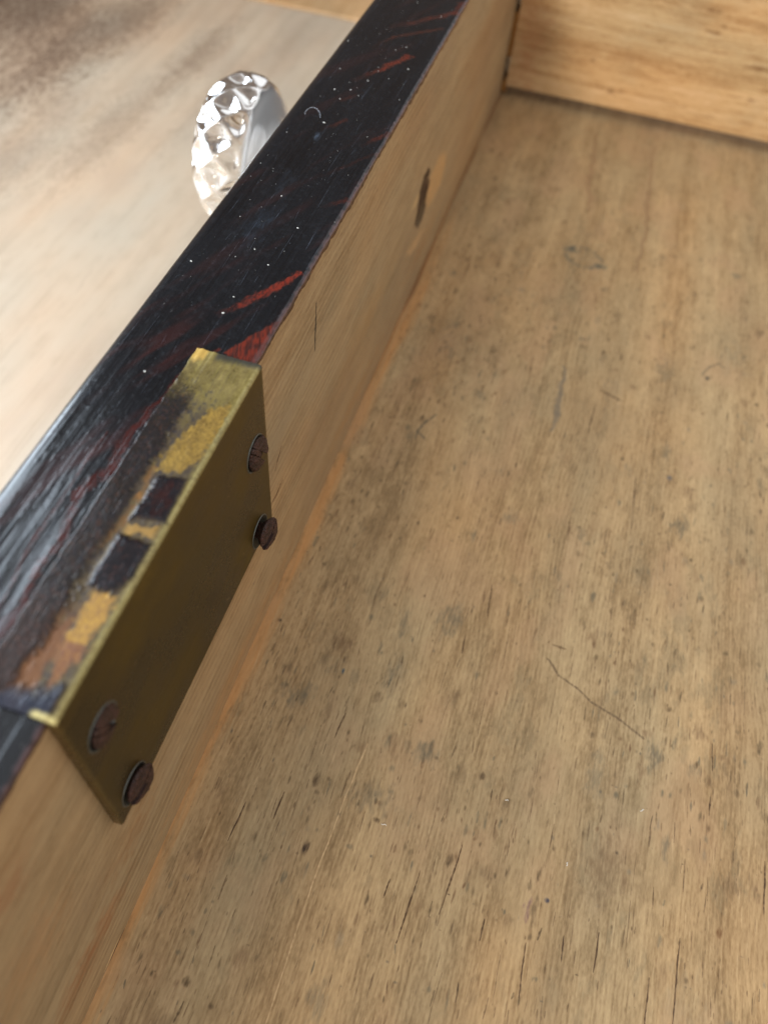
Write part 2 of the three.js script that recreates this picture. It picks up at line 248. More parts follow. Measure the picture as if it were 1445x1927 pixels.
// ------------------------------------------------------------------ table
const TB = new Sheet(-420, -420, 560, 760, 1024, 1024);
TB.fill(woodBase({ base: [200, 181, 158], dark: [172, 151, 127], light: [208, 191, 170], seed: 403, ring: 9, ringAmt: 0.3, dirt: 0.2, dirtCol: [160, 138, 120], broad: 0.28, fib: 0.2 }));
{
  const r = rng(9);
  for (const [x, z, a, b, al] of [[-146, -235, 5, 42, 0.8], [-152, -165, 6, 50, 0.55], [-205, -205, 12, 60, 0.85], [-235, -240, 14, 60, 0.9], [-262, -250, 14, 70, 0.9], [-190, -260, 9, 40, 0.6], [-178, -120, 8, 60, 0.5], [-125, -200, 4, 50, 0.35], [-112, -265, 6, 30, 0.3], [-290, -200, 16, 90, 0.8], [-215, -130, 9, 50, 0.5]]) TB.blot(x, z, a * 2.2, b * 1.2, [92, 71, 56], x < -180 && z < -180 ? al : al * 0.6, 410 + (r() * 40 | 0), 0.7);  // long streaks along the grain, stronger in the far left corner
  pores(TB, 160, 421, [-400, 100, -400, 300], { len: [6, 50], w: [0.3, 0.9], a: [0.06, 0.16], col: [120, 92, 70] });
}
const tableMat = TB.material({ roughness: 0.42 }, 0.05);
const table = tag(group('table', null, [0, -20, 0]), 'pale blurred wooden table under the drawer with dark streaks along the grain', 'table');
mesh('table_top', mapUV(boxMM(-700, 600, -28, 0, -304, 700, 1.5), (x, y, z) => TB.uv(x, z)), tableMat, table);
{
  const LF = new Sheet(-420, -700, 600, 300, 512, 256);
  LF.fill(woodBase({ base: [204, 168, 124], dark: [176, 136, 92], light: [218, 186, 146], seed: 433, ring: 9, dirt: 0.2, fib: 0.7 }));
  mesh('table_leaf', mapUV(boxMM(-700, 600, -28, 0, -900, -306.5, 1.5), (x, y, z) => LF.uv(x, z)), LF.material({ roughness: 0.45 }, 0.05), table).userData.label = 'yellower end board beyond a dark joint';
}

// ------------------------------------------------------------------ drawer
const drawer = tag(group('drawer'), 'old open pine drawer with black and red painted front edge and stained bottom', 'drawer');
const T = 24.1, H = 75, Z0 = -246, Z1 = 420;

mesh('bottom_board', mapUV(boxMM(-6, 326, -6, 0, Z0 + 4, Z1 - 4, 0.2), (x, y, z) => FL.uv(x, z)), floorMat, drawer);
{
  const end = mesh('end_board', mapUV(boxMM(1.7, 330, 4.3, 92, -232, -219, 0.5), (x, y, z) => WL.uv(y, x)), wallMat, drawer);
  end.userData.label = 'far end board in warm pine above a dark gap';
  mesh('end_board', mapUV(boxMM(1.1, 330, 0.05, 70, 404, 417, 0.5), (x, y, z) => WL.uv(y, x)), plainMat, drawer);
  mesh('back_board', mapUV(boxMM(318, 330, 0.05, 60, -218.5, 403.5, 0.5), (x, y, z) => WL.uv(y, z)), plainMat, drawer);
  // bits of glue and wood that still fill the joint between front and end board
  const filler = [];
  for (const [y0, y1] of [[1.5, 6.2], [15.4, 32], [38, 74]]) filler.push(boxMM(0.05, 2.1, y0, y1, -228, -219.6, 0.35));
  const f = mergeGeometries(filler); mapUV(f, (x, y, z) => WL.uv(y, x)); mesh('joint_glue', f, new THREE.MeshPhysicalMaterial({ color: new THREE.Color(0x8a5c24), roughness: 0.5 }), drawer).userData.label = 'brown glue filling the corner joint between gaps';
  mesh('runner', mapUV(boxMM(-4, 330, -19.6, -6.1, Z0 + 2, Z0 + 14, 0.5), (x, y, z) => WL.uv(y, x)), plainMat, drawer);
  mesh('runner', mapUV(boxMM(-4, 330, -19.6, -6.1, Z1 - 14, Z1 - 2, 0.5), (x, y, z) => WL.uv(y, x)), plainMat, drawer);
}
// front board: wood core (inner face is a fine grid with the torn chip cut in it)
const front = group('front_board', drawer);
const CHIP = [[40.6, -85], [36.7, -90.4], [30.4, -87.8], [24.7, -87.8], [22.5, -83.2], [27.5, -75.3], [32, -75.9], [37.6, -77.1], [40.4, -79.9]];
const chip = (z, y) => (z < -120 || z > -55 || y < 8 || y > 50) ? 0 : -0.5 * sst(0.6, -2.6, inPoly(y, z, CHIP) + 2 * (fbm(y * 0.5, z * 0.25, 231, 4) - 0.5));
const zRow = (t) => { const a = [[-246, 0], [-115, 0.14], [-60, 0.52], [20, 0.66], [150, 0.92], [420, 1]]; for (let i = 1; i < a.length; i++) if (t <= a[i][1]) return a[i - 1][0] + (a[i][0] - a[i - 1][0]) * (t - a[i - 1][1]) / (a[i][1] - a[i - 1][1]); return 420; };
mesh('inner_face', gridGeo(170, 620, (s, t) => {
  const y = -19.5 + s * (74.9 + 19.5), z = zRow(t);
  return [chip(z, y) + 0.12 * (fbm(y * 0.05, z * 0.02, 252, 2) - 0.5) * 2, y, z, ...IN.uv(y, z)];
}), innerMat, front);
// paint skin over the top edge and the outside of the front: path from the inner arris over the top and down the face
const PT = new Sheet(-2.5, -246, 36, 496, 448, 2048);                // u = distance along that path from the inner arris, v = z
{
  const red = [[[[1.1, 14.9], [3.6, 19.9], [7.7, 26.8], [10.1, 30]], 0.95, [150, 54, 42], 1], [[[5.4, -72.4], [9.6, -63.7], [13.7, -55.8]], 1.1, [128, 52, 40], 0.9], [[[0.2, -108.4], [0.8, -100.6], [10.3, -89.8], [13.9, -85.3]], 1.2, [116, 50, 40], 0.75], [[[2.2, -90.1], [11.7, -80.6], [14.9, -72.9]], 0.8, [104, 50, 40], 0.65],
    [[[9.8, -38.1], [13.4, -32.4]], 0.8, [92, 42, 36], 0.6], [[[0.2, -37.2], [3.5, -29.5]], 0.7, [104, 42, 34], 0.7], [[[13.7, -45.8], [10.5, -51.2]], 0.8, [84, 40, 36], 0.55], [[[0.9, -9.9], [3.8, -5.8]], 0.8, [96, 40, 34], 0.6], [[[0.3, -28], [5, -20], [9, -14]], 0.5, [80, 36, 32], 0.4], [[[0.4, -150], [8, -138], [14, -128]], 1.2, [112, 50, 40], 0.7], [[[0.4, -185], [7, -172], [13, -160]], 1.1, [112, 50, 40], 0.6],
    [[[9.3, 41.4], [9.8, 52.2], [11.6, 57.8], [10.7, 65.9], [12.7, 71.6], [11.1, 78.8], [10.9, 85.1], [10.5, 91.9], [10.6, 104]], 1.0, [84, 28, 24], 0.85], [[[6, 38], [10, 44]], 0.9, [110, 40, 32], 0.7], [[[14.5, 60], [14, 80], [13, 92]], 0.5, [90, 34, 30], 0.6]];
  const wedge = [[0, 27.6], [0, 40], [5.6, 38.6], [3.2, 33.6]];
  PT.fill((u, z, o) => {
    const brush = vn(u * 3.2, z * 0.05, 801) - 0.5, b2 = vn(u * 7, z * 0.11, 802) - 0.5, cl = fbm(u * 0.2, z * 0.05, 803, 3) - 0.5, dust = fbm(u * 1.6, z * 1.6, 804, 4);
    let c = [17, 19, 23];
    const k = brush * 8 + b2 * 6 + cl * 10; c = [c[0] + k * 0.6, c[1] + k * 0.7, c[2] + k * 0.8];
    const rd = sst(0.56, 0.8, fbm((u - z * 0.42) * 0.32, (z + u * 0.4) * 0.045, 805, 3)) * (0.24 + 0.32 * sst(20, 50, z)); c = [c[0] + (70 - c[0]) * rd, c[1] + (30 - c[1]) * rd, c[2] + (28 - c[2]) * rd];
    const ds = sst(0.5, 0.85, dust) * 0.09; c = [c[0] + (96 - c[0]) * ds, c[1] + (104 - c[1]) * ds, c[2] + (112 - c[2]) * ds];
    const lip = sst(0.75, 0.1, Math.abs(u + 0.15) + 0.5 * (vn(u, z * 1.3, 806) - 0.5)) * 0.75; c = [c[0] + (112 - c[0]) * lip, c[1] + (86 - c[1]) * lip, c[2] + (88 - c[2]) * lip];  // pale reflection along the rounded lip, put into the paint colour
    const low = sst(-0.5, -0.9, u + 0.5 * (vn(u, z * 0.8, 807) - 0.5)); c = [c[0] + (58 - c[0]) * low, c[1] + (24 - c[1]) * low, c[2] + (18 - c[2]) * low];
    o[0] = c[0]; o[1] = c[1]; o[2] = c[2];
    o[3] = 0.5 + brush * 0.5 + b2 * 0.3 + (fbm(u * 1.2, z * 0.25, 808, 3) - 0.5) * 0.3 + sst(0.62, 0.95, vn(u * 2.2, z * 1.1, 809)) * 0.35; o[4] = clamp(0.19 + ds * 0.6 + cl * 0.1 + brush * 0.05, 0.16, 0.8);
  });
  red.forEach(([P, w, c, a], i) => { PT.stroke(P, w * 1.15, [c[0] * 0.72, c[1] * 0.72, c[2] * 0.7], a, 830 + i, 0, i > 9, i < 10 ? 0.8 : 0); });
  PT.over(-0.6, 7, 26, 41, (u, z, k) => { const d = inPoly(u, z, wedge) + 0.35 * (vn(u * 2, z * 2, 851) - 0.5); const a = sst(0.2, -0.35, d); if (a > 0) PT.mix(k, [100, 38, 28], clamp(a * (0.35 + 0.9 * vn(u * 4 + z * 1.5, z * 0.7 - u * 0.5, 852)))); });
  const r = rng(88);
  for (let i = 0; i < 900; i++) PT.blot(r() * 30, -240 + r() * 370, 0.08 + 0.16 * r() ** 3, 0.08 + 0.2 * r() ** 3, r() < 0.2 ? [190, 190, 182] : [112, 118, 126], 0.35 + 0.5 * r(), 860 + i % 40, 0.3);
  for (let i = 0; i < 160; i++) { const u = r() * 24, z = -230 + r() * 350; PT.stroke([[u, z], [u + (r() - 0.5) * 0.6, z + 1.5 + 8 * r()]], 0.1, [84, 92, 104], 0.4, 861 + i % 30, 0); }
  PT.blot(13.7, -29.8, 0.8, 2.4, [84, 98, 116], 0.7, 870, 0.8); PT.blot(13, 4, 3, 9, [44, 54, 66], 0.5, 871, 0.9); PT.blot(14, -10, 2, 7, [52, 60, 70], 0.4, 872, 0.9);
}
const paintMat = PT.material({ specularIntensity: 0.8 }, 0.055, true);
const R_OUT = 3.2;
function paintPath(u, z) {                                           // u in mm -> [x, y]
  if (u < 0) { const w = 0.12 + 0.16 * vn(z * 1.1, 2, 811); return [w, H - 0.25 + u * (0.55 + 0.5 * vn(z * 0.5, 7, 812))]; }
  const flat = T - R_OUT;
  if (u <= flat) { const e = sst(0.9, 0, u); return [0.12 - u + e * 0.1 * (vn(z * 1.1, 2, 811)) - 0.12 * (1 - e), H + 0.05 - e * e * 0.28]; }
  const q = (u - flat) / R_OUT; if (q <= Math.PI / 2) return [-flat - R_OUT * Math.sin(q), H + 0.05 - R_OUT * (1 - Math.cos(q))];
  return [-T, H + 0.05 - R_OUT - (u - flat - R_OUT * Math.PI / 2)];
}
{
  const us = []; for (const u of [-1.5, -1.1, -0.75, -0.45, -0.2, 0, 0.15, 0.3, 0.5, 0.75]) us.push(u); for (let u = 1.1; u < T - R_OUT; u += 0.42) us.push(u); const fl = T - R_OUT; for (let i = 0; i <= 12; i++) us.push(fl + R_OUT * Math.PI / 2 * i / 12); const e = fl + R_OUT * Math.PI / 2; us.push(e + 1, e + 3, e + 10, e + 40, e + 70, e + 88);
  mesh('paint', gridGeo(us.length - 1, 1100, (s, t, i) => {
    const u = us[i], z = Z0 + t * (Z1 - Z0), [x, y] = paintPath(u, z);
    const near = sst(10, 90, z), k = u > 0.4 ? 0.09 * (fbm(u * 0.45, z * 0.022, 815, 3) - 0.5) * 2 + (0.02 + 0.035 * near) * (fbm(u * 1.5, z * 0.12, 816, 2) - 0.5) * 2 + 0.09 * near * sst(10, 20, u) * (fbm(u * 0.8, z * 0.04, 817, 2) - 0.5) * 2 : 0;
    const out = u > T - R_OUT ? Math.min(1, (u - T + R_OUT) / R_OUT) : 0;
    return [x - k * out, y + k * (1 - out), z, ...PT.uv(u, z)];
  }), paintMat, front).userData.label = 'black paint with rust red streaks over the top edge';
  // outside boards of the front: bottom edge and ends
  mesh('core', mapUV(boxMM(-T + 0.6, -2.6, -19.5, H - 1.2, Z0 + 0.6, Z1 - 0.6, 0.3), (x, y, z) => IN.uv(y, z)), innerMat, front);
}

// ------------------------------------------------------------------ brass lock
const lock = group('lock_plate', drawer);
lock.userData.label = 'tarnished angled brass lock plate with worn black paint on its top';
const PX = 1.5, PY0 = 34, PZ0 = 39.2, PZ1 = 102.0, PTOP = 75.32;
{
  const A = [[0.3, 49.3], [-2.2, 51.1], [-3.9, 55.8], [-4.8, 62.6], [-4.7, 64.7], [-0.7, 63.5], [0.4, 60.7], [0.8, 56.8], [1.0, 52.7]];
  const B = [[-3.5, 65.3], [0.2, 64.6], [0.6, 67.8], [0.6, 72.1], [-3, 72.5], [-3.9, 73.3]], D = [[-4, 76.1], [0.6, 76.3], [0.7, 81.5], [-1, 84.6], [-4, 84.2]], E_ = [[-3, 84.5], [0.2, 85], [0.4, 89.7], [-0.1, 93.7], [-1.6, 98.6], [-2.5, 94.5], [-2.9, 89.3]];
  const lineP = [[-4.8, 64], [-4.6, 69], [-4.6, 74.5], [-6.3, 80.5]];
  const FG = new Sheet(-10.5, 38, 13, 66, 416, 1536);                // u = x, v = z
  const paintH = (x, z) => {                                         // thickness of old paint left on the brass, 0..1
    const n = (fbm(x * 0.9, z * 0.5, 901, 3) - 0.5) * 1.3 + (fbm(x * 4, z * 2.4, 902, 3) - 0.5) * 0.9;
    let h = sst(0.5, -0.25, inPoly(x, z, B) + n * 0.6); h = Math.max(h, sst(0.5, -0.25, inPoly(x, z, D) + n * 0.6));
    const left = sst(-4.7, -5.9, x + n * 1.6 + 0.05 * (z - 60) * (z < 60 ? -1 : 0)) * sst(44, 52, z + 4 * n); h = Math.max(h, left * 0.8);
    h = Math.max(h, 0.75 * sst(96.5, 99.5, z + 2 * n + x * 0.35) * sst(0.9, 0.2, x));
    return h * (1 - sst(0.9, 0.3, segDist(x, z, lineP[0], lineP[2])[0] + n * 0.4) * 0.9);
  };
  FG.fill((x, z, o) => {
    const n = fbm(x * 0.9, z * 0.5, 911, 4) - 0.5, f = fbm(x * 4, z * 3, 912, 3) - 0.5, st = vn(x * 6, z * 0.3, 913) - 0.5;
    const rg = (fbm(x * 3, z * 1.6, 914, 4) - 0.5) * 2.2; 
    let c = [122 + 50 * n + 26 * f + 16 * st, 108 + 46 * n + 26 * f + 16 * st, 64 + 30 * n + 14 * f];
    const mixc = (d, a) => { a = clamp(a); c = [c[0] + (d[0] - c[0]) * a, c[1] + (d[1] - c[1]) * a, c[2] + (d[2] - c[2]) * a]; };
    mixc([70, 62, 46], sst(0.05, 0.3, n + 0.1) * 0.7 * sst(44, 56, z));
    mixc([64, 54, 48], (0.7 + 0.3 * rg) * sst(46, 58, z + 6 * n) * sst(1.0, 0.0, x + n)); mixc([48, 46, 52], sst(0.1, 0.6, rg) * 0.7 * sst(42, 52, z) * sst(-1, -3, x));
    mixc([112, 72, 44], sst(84, 92, z + 8 * n) * sst(-2.5, -3.4, x + n) * 0.8);
    const pa = sst(0.4, -0.4, inPoly(x, z, A) + n * 1.6 + rg * 0.6); mixc([136 + 70 * f + 30 * n, 108 + 60 * f + 24 * n, 50 + 24 * f], pa * 0.88);
    const pe = sst(0.4, -0.35, inPoly(x, z, E_) + n * 1.6 + rg * 0.5); mixc(z > 92 ? [122 + 50 * f, 84 + 44 * f, 56] : [152 + 60 * f, 116 + 52 * f, 60], pe * 0.95);
    const ln = sst(0.75, 0.2, segDist(x, z, lineP[0], lineP[1])[0] * 0.9 + n) + sst(0.75, 0.2, Math.min(segDist(x, z, lineP[1], lineP[2])[0], segDist(x, z, lineP[2], lineP[3])[0]) + n); mixc([128, 86, 40], ln * (0.4 + rg * 0.6));
    mixc([158, 122, 62], sst(0.6, 0.1, Math.abs(z - 74.4) - 0.6 + n * 2) * sst(-4.4, -3.4, x) * sst(1, -0.2, x) * 0.8);
    const h = paintH(x, z); mixc(f > 0.14 ? [50, 32, 30] : [27, 25, 29], h * 0.95); mixc([66, 28, 24], h * 0.5 * sst(0.25, 0.05, Math.hypot((x + 1.4) / 1.6, (z - 68.5) / 3) * 0.2 + n * 0.4));
    mixc([44, 50, 66], sst(97, 99.5, z + 3 * n + x * 0.3) * sst(0.6, -0.2, x) * 0.7);
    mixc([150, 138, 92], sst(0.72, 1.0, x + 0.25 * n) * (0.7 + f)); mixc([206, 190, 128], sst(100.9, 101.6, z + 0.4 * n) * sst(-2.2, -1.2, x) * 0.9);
    mixc([40, 42, 46], sst(41.2, 39.4, z - 0.9 * n + (x + 2) * 0.1) * sst(-6.6, -5.4, x) * 0.75);
    mixc([196, 160, 84], sst(-7.2, -7.9, x) * sst(42.5, 41, z + 2 * n) * 0.9);
    o[0] = c[0]; o[1] = c[1]; o[2] = c[2]; o[3] = 0.5 + f * 0.4 + st * 0.3; o[4] = clamp(0.36 + rg * 0.06 + n * 0.2 - h * 0.16 + f * 0.1, 0.16, 0.8);
  });
  const FM = FG.material({ metalness: 0.22, specularIntensity: 0.45 }, 0.05, true);
  const us = []; for (let x = -9.6; x < 0.95; x += 0.17) us.push([x, 0]); for (let i = 0; i <= 8; i++) us.push([0.95, i / 8]);
  const surf = gridGeo(us.length, 330, (s, t, i) => {
    const z = PZ0 + t * (PZ1 - PZ0), k = Math.min(i, us.length) - 1;
    if (i === 0) return [-9.6, 74.8, z, ...FG.uv(-9.6, z)];
    const [x, b] = us[k];
    if (b === 0) {
      const edge = 0.25 * (vn(z * 0.9, 3, 921) - 0.5) * sst(-9, -9.6, x), rid = 0.16 * sst(0.6, 0.1, Math.abs(x + 8.6)) * sst(42.8, 41, z) + 0.12 * sst(0.4, 0.1, Math.abs(x + 6.6)) * sst(45, 43, z);
      const y = PTOP + 0.34 * paintH(x, z) + rid + 0.05 * (fbm(x * 0.4, z * 0.15, 922, 2) - 0.5) + 0.03 * (fbm(x * 2, z * 1, 923, 2) - 0.5);
      return [x + edge, y, z, ...FG.uv(x, z)];
    }
    const a = b * Math.PI / 2, r = 0.55; return [0.95 + r * Math.sin(a), PTOP - r * (1 - Math.cos(a)), z, ...FG.uv(0.95 + 0.5 * b, z)];
  });
  const cap = (z, f) => { const s = new THREE.Shape(); s.moveTo(-9.6, 74.8); s.lineTo(-9.6, PTOP); s.lineTo(0.95, PTOP); s.absarc(0.95, PTOP - 0.55, 0.55, Math.PI / 2, 0, true); s.lineTo(0.02, PTOP - 0.55); s.lineTo(0.02, 74.8); const g = new THREE.ShapeGeometry(s, 6); g.scale(MM, MM, 1); g.translate(0, 0, z * MM); if (f) { const ix = g.index.array; for (let i = 0; i < ix.length; i += 3) { const t = ix[i]; ix[i] = ix[i + 1]; ix[i + 1] = t; } g.computeVertexNormals(); } return mapUV(g, (x, y) => FG.uv(x, z)); };
  mesh('top_flange', mergeGeometries([surf, cap(PZ0, true), cap(PZ1, false)]), FM, lock).userData.label = 'worn brass top with black paint remnants';

  // face plate with four countersunk holes
  const W = PZ1 - PZ0, SC = [[44.4, 59.4, 'a'], [45.4, 37.4, 'b'], [96.6, 61.6, 'c'], [96.6, 38.4, 'd']];
  const sh = new THREE.Shape(); const yT = PTOP - 0.55;
  sh.moveTo(-PZ0 - 0.3, PY0); sh.lineTo(-PZ1 + 0.4, PY0); sh.lineTo(-PZ1, PY0 + 0.5); sh.lineTo(-PZ1, yT); sh.lineTo(-PZ0, yT); sh.lineTo(-PZ0, PY0 + 0.3); sh.closePath();
  for (const [z, y] of SC) { const h = new THREE.Path(); h.absarc(-z, y, 3.38, 0, Math.PI * 2, true); sh.holes.push(h); }
  const pg = new THREE.ExtrudeGeometry(sh, { depth: PX - 0.14, bevelEnabled: true, bevelThickness: 0.12, bevelSize: 0.12, bevelOffset: -0.12, bevelSegments: 2, curveSegments: 40 });
  pg.rotateY(Math.PI / 2); pg.translate(0.02, 0, 0); // shape x = -z
  pg.scale(MM, MM, MM);
  const PL = new Sheet(30, 36, 48, 70, 512, 768);                     // u = y, v = z
  PL.fill((y, z, o) => { const n = fbm(y * 0.12, z * 0.08, 931, 4) - 0.5, f = fbm(y * 2, z * 2, 932, 3) - 0.5, st = vn(y * 5, z * 0.15, 933) - 0.5; const k = 1 + 0.8 * n + 0.16 * f + 0.12 * st; o[0] = 79 * k; o[1] = 67 * k; o[2] = 28 * k; o[3] = 0.5 + f * 0.3 + st * 0.3; o[4] = clamp(0.32 + n * 0.35 + f * 0.1, 0.16, 0.7); });
  PL.over(33, 76, 38, 104, (y, z, k) => { const e = Math.min(y - 34, z - 39.2, 102 - z), a = sst(0.9, 0.1, e + 0.7 * (fbm(y * 0.8, z * 0.8, 935, 3) - 0.5)) * 0.6; if (a > 0) PL.mix(k, [132, 116, 72], a); });
  { const q = rng(61); for (let i = 0; i < 40; i++) { const y = 36 + 36 * q(), z = 41 + 56 * q(), l = 2 + 9 * q() ** 2, a = (q() - 0.5) * 1.2; PL.stroke([[y, z], [y + l * Math.sin(a), z + l * Math.cos(a)]], 0.07, q() < 0.6 ? [112, 96, 60] : [46, 36, 22], 0.5, 936 + i % 20, 0.3); } }
  { const r = rng(5); for (let i = 0; i < 46; i++) PL.blot(35 + 39 * r(), 40 + 61 * r(), 0.12 + 0.2 * r(), 0.12 + 0.25 * r(), r() < 0.5 ? [168, 150, 110] : [50, 36, 26], 0.7, 940 + i, 0.3); for (const [z, y] of SC) PL.blot(y - 1, z, 5.5, 4.6, [84, 58, 44], 0.75, 970 + z, 0.8); PL.stroke([[40, 57], [39, 58.4]], 0.3, [30, 24, 20], 0.9, 981); PL.stroke([[36, 60], [37.5, 61.5]], 0.3, [150, 140, 120], 0.7, 982); }
  mapUV(pg, (x, y, z) => PL.uv(y, z));
  const plateMat = PL.material({ metalness: 0.85, specularIntensity: 1 }, 0.02, true);
  mesh('face_plate', pg, plateMat, lock).userData.label = 'dark brown tarnished brass face against the wood';

  // countersink rings and rusty slotted screws
  const rimMat = new THREE.MeshPhysicalMaterial({ color: new THREE.Color().setRGB(0.12, 0.13, 0.125), metalness: 0.8, roughness: 0.45 });
  const rim = new THREE.LatheGeometry([[3.62, 0.0], [3.58, 0.1], [3.45, 0.14], [3.28, 0.05], [2.2, -1.35]].map((p) => new THREE.Vector2(p[0] * MM, p[1] * MM)), 40); rim.rotateZ(-Math.PI / 2);
  const rustTex = new Sheet(-4, -4, 8, 8, 192, 192); rustTex.fill((a, b, o) => { const n = fbm(a * 0.9, b * 0.9, 951, 4) - 0.5, f = fbm(a * 4, b * 4, 952, 3) - 0.5; const k = 1 + n * 0.7 + f * 0.7; o[0] = 64 * k; o[1] = 43 * k; o[2] = 37 * k; o[3] = 0.5 + f * 0.9 + n * 0.4; o[4] = clamp(0.5 + f * 0.5 + n * 0.2, 0.25, 0.85); });
  const rustMat = rustTex.material({ metalness: 0.45 }, 0.5, true);
  const ev = new Evaluator(); ev.attributes = ['position', 'normal', 'uv'];
  const headP = [[0, 0.55], [1.0, 0.5], [2.0, 0.36], [2.7, 0.16], [3.02, -0.06], [3.08, -0.25], [2.95, -0.42], [1.5, -1.9], [1.45, -5.5], [0, -5.5]].map((p) => new THREE.Vector2(p[0] * MM, p[1] * MM));
  const headG = new THREE.LatheGeometry(headP.reverse(), 44); mapUV(headG, (x, y, z) => [(x + 4) / 8, (z + 4) / 8]);
  const hb = new Brush(headG); const sb = new Brush(new THREE.BoxGeometry(1.15 * MM, 2.4 * MM, 9 * MM)); sb.position.y = 0.5 * MM; hb.updateMatrixWorld(); sb.updateMatrixWorld();
  const cut = ev.evaluate(hb, sb, SUBTRACTION).geometry; { const p = cut.attributes.position; for (let i = 0; i < p.count; i++) { const x = p.getX(i) / MM, y = p.getY(i) / MM, z = p.getZ(i) / MM, d = 0.13 * (fbm(x * 1.4 + 9, z * 1.4, 953, 3) - 0.5) * 2; p.setXYZ(i, p.getX(i) * (1 + d * 0.4), p.getY(i) + d * MM, p.getZ(i) * (1 + d * 0.4)); } cut.computeVertexNormals(); }
  // lift above the plate, tilt about z and y, slot angle
  const set = { a: [0.6, 0.1, -0.07, 2.18, 'rusty screw with a slot lying across'], b: [1.9, 0.12, -0.1, 0.3, 'crooked rusty screw standing out of the lower far corner'], c: [0.25, 0.05, 0.06, 2.3, 'dark screw sunk in its hole'], d: [1.1, 0.1, -0.08, 0.12, 'reddish screw standing out of the lower near corner'] };
  for (const [z, y, k] of SC) {
    const s = mesh('countersink', rim, rimMat, lock); s.position.set(PX * MM, y * MM, z * MM);
    const [lift, tz, ty, sl, label] = set[k], q = mesh('screw', cut, rustMat, lock); q.userData.label = label;
    q.position.set((PX + lift) * MM, (y - 0.4) * MM, (z - 0.4) * MM); q.scale.set(1.06, 1.06, 1.06);
    q.quaternion.setFromEuler(new THREE.Euler(0, ty, tz)).multiply(new THREE.Quaternion().setFromAxisAngle(new THREE.Vector3(0, 0, 1), -Math.PI / 2)).multiply(new THREE.Quaternion().setFromAxisAngle(new THREE.Vector3(0, 1, 0), sl));
  }
}

// ------------------------------------------------------------------ glass knob
const knob = group('knob', drawer, [-53, 38.8, -74]);
knob.userData.label = 'clear pressed glass knob with a pattern of hollowed diamonds';
{
  const N = 320, K = 190, R = 22;
  // profile: t 0 (pole of the face, at -x) .. 1 (stem, at +x)
  const prof = [[-10.8, 0], [-10.6, 5], [-9.6, 11], [-7.4, 16.4], [-4, 20], [0, 21.5], [4, 21.3], [7.4, 20], [9.6, 17.6], [10.8, 14.4], [11.6, 11.5], [13.5, 9.4], [18, 9], [24, 10.6], [27.4, 12], [27.6, 0]];
  const curve = new THREE.CatmullRomCurve3(prof.map((p) => new THREE.Vector3(p[0], p[1], 0)), false, 'centripetal');
  const g = gridGeo(N, K, (s, t) => {
    const q = curve.getPointAt(t), a = s * Math.PI * 2; let d = 0;
    const rr = Math.max(q.y, 0);
    if (q.x < 9) {                                                   // hollowed diamonds with raised ribs between them
      const n = 14, lat = t * 13, p1 = (s * n + lat * 0.5), p2 = (s * n - lat * 0.5);
      const c1 = Math.abs(((p1 % 1) + 1) % 1 - 0.5) * 2, c2 = Math.abs(((p2 % 1) + 1) % 1 - 0.5) * 2, m = Math.max(c1, c2);
      d = -2.0 * Math.sin(Math.PI * (1 - c1) / 2) * Math.sin(Math.PI * (1 - c2) / 2)  * sst(3, 9, rr) * sst(9, 6.5, q.x);
    }
    const r = Math.max(0, rr + d * sst(0, 6, rr)), xx = q.x - d * sst(18, 6, rr) * (q.x < 0 ? 1 : 0) * 0.6;
    return [xx, r * Math.cos(a), r * Math.sin(a), s, t];
  }, true);
  const fr = new Sheet(0, 0, 1, 1, 16, 128).fill((a, t, o) => { o[0] = o[1] = o[2] = 255; o[4] = 0.02 + 0.06 * sst(0.36, 0.42, t) + 0.2 * sst(0.5, 0.62, t); }), frost = fr.tex('rough', THREE.ClampToEdgeWrapping), clear = new Sheet(0, 0, 1, 1, 16, 128).fill((a, t, o) => { o[0] = o[1] = o[2] = 255; o[4] = 0.985 - 0.5 * sst(0.46, 0.52, t); }).tex('rough', THREE.ClampToEdgeWrapping);
  g.scale(0.92, 0.97, 0.97); mesh('glass', mergeVertices(g, 1e-7), new THREE.MeshPhysicalMaterial({ color: 0xffffff, transmission: 1, thickness: 0.02, ior: 1.5, specularIntensity: 0.7, roughness: 1, roughnessMap: frost, transmissionMap: clear }), knob);
  g.computeVertexNormals();
  const bolt = new THREE.CylinderGeometry(2.2 * MM, 2.2 * MM, 5 * MM, 20); bolt.rotateZ(Math.PI / 2); bolt.translate(30.3 * MM, 0, 0);
}

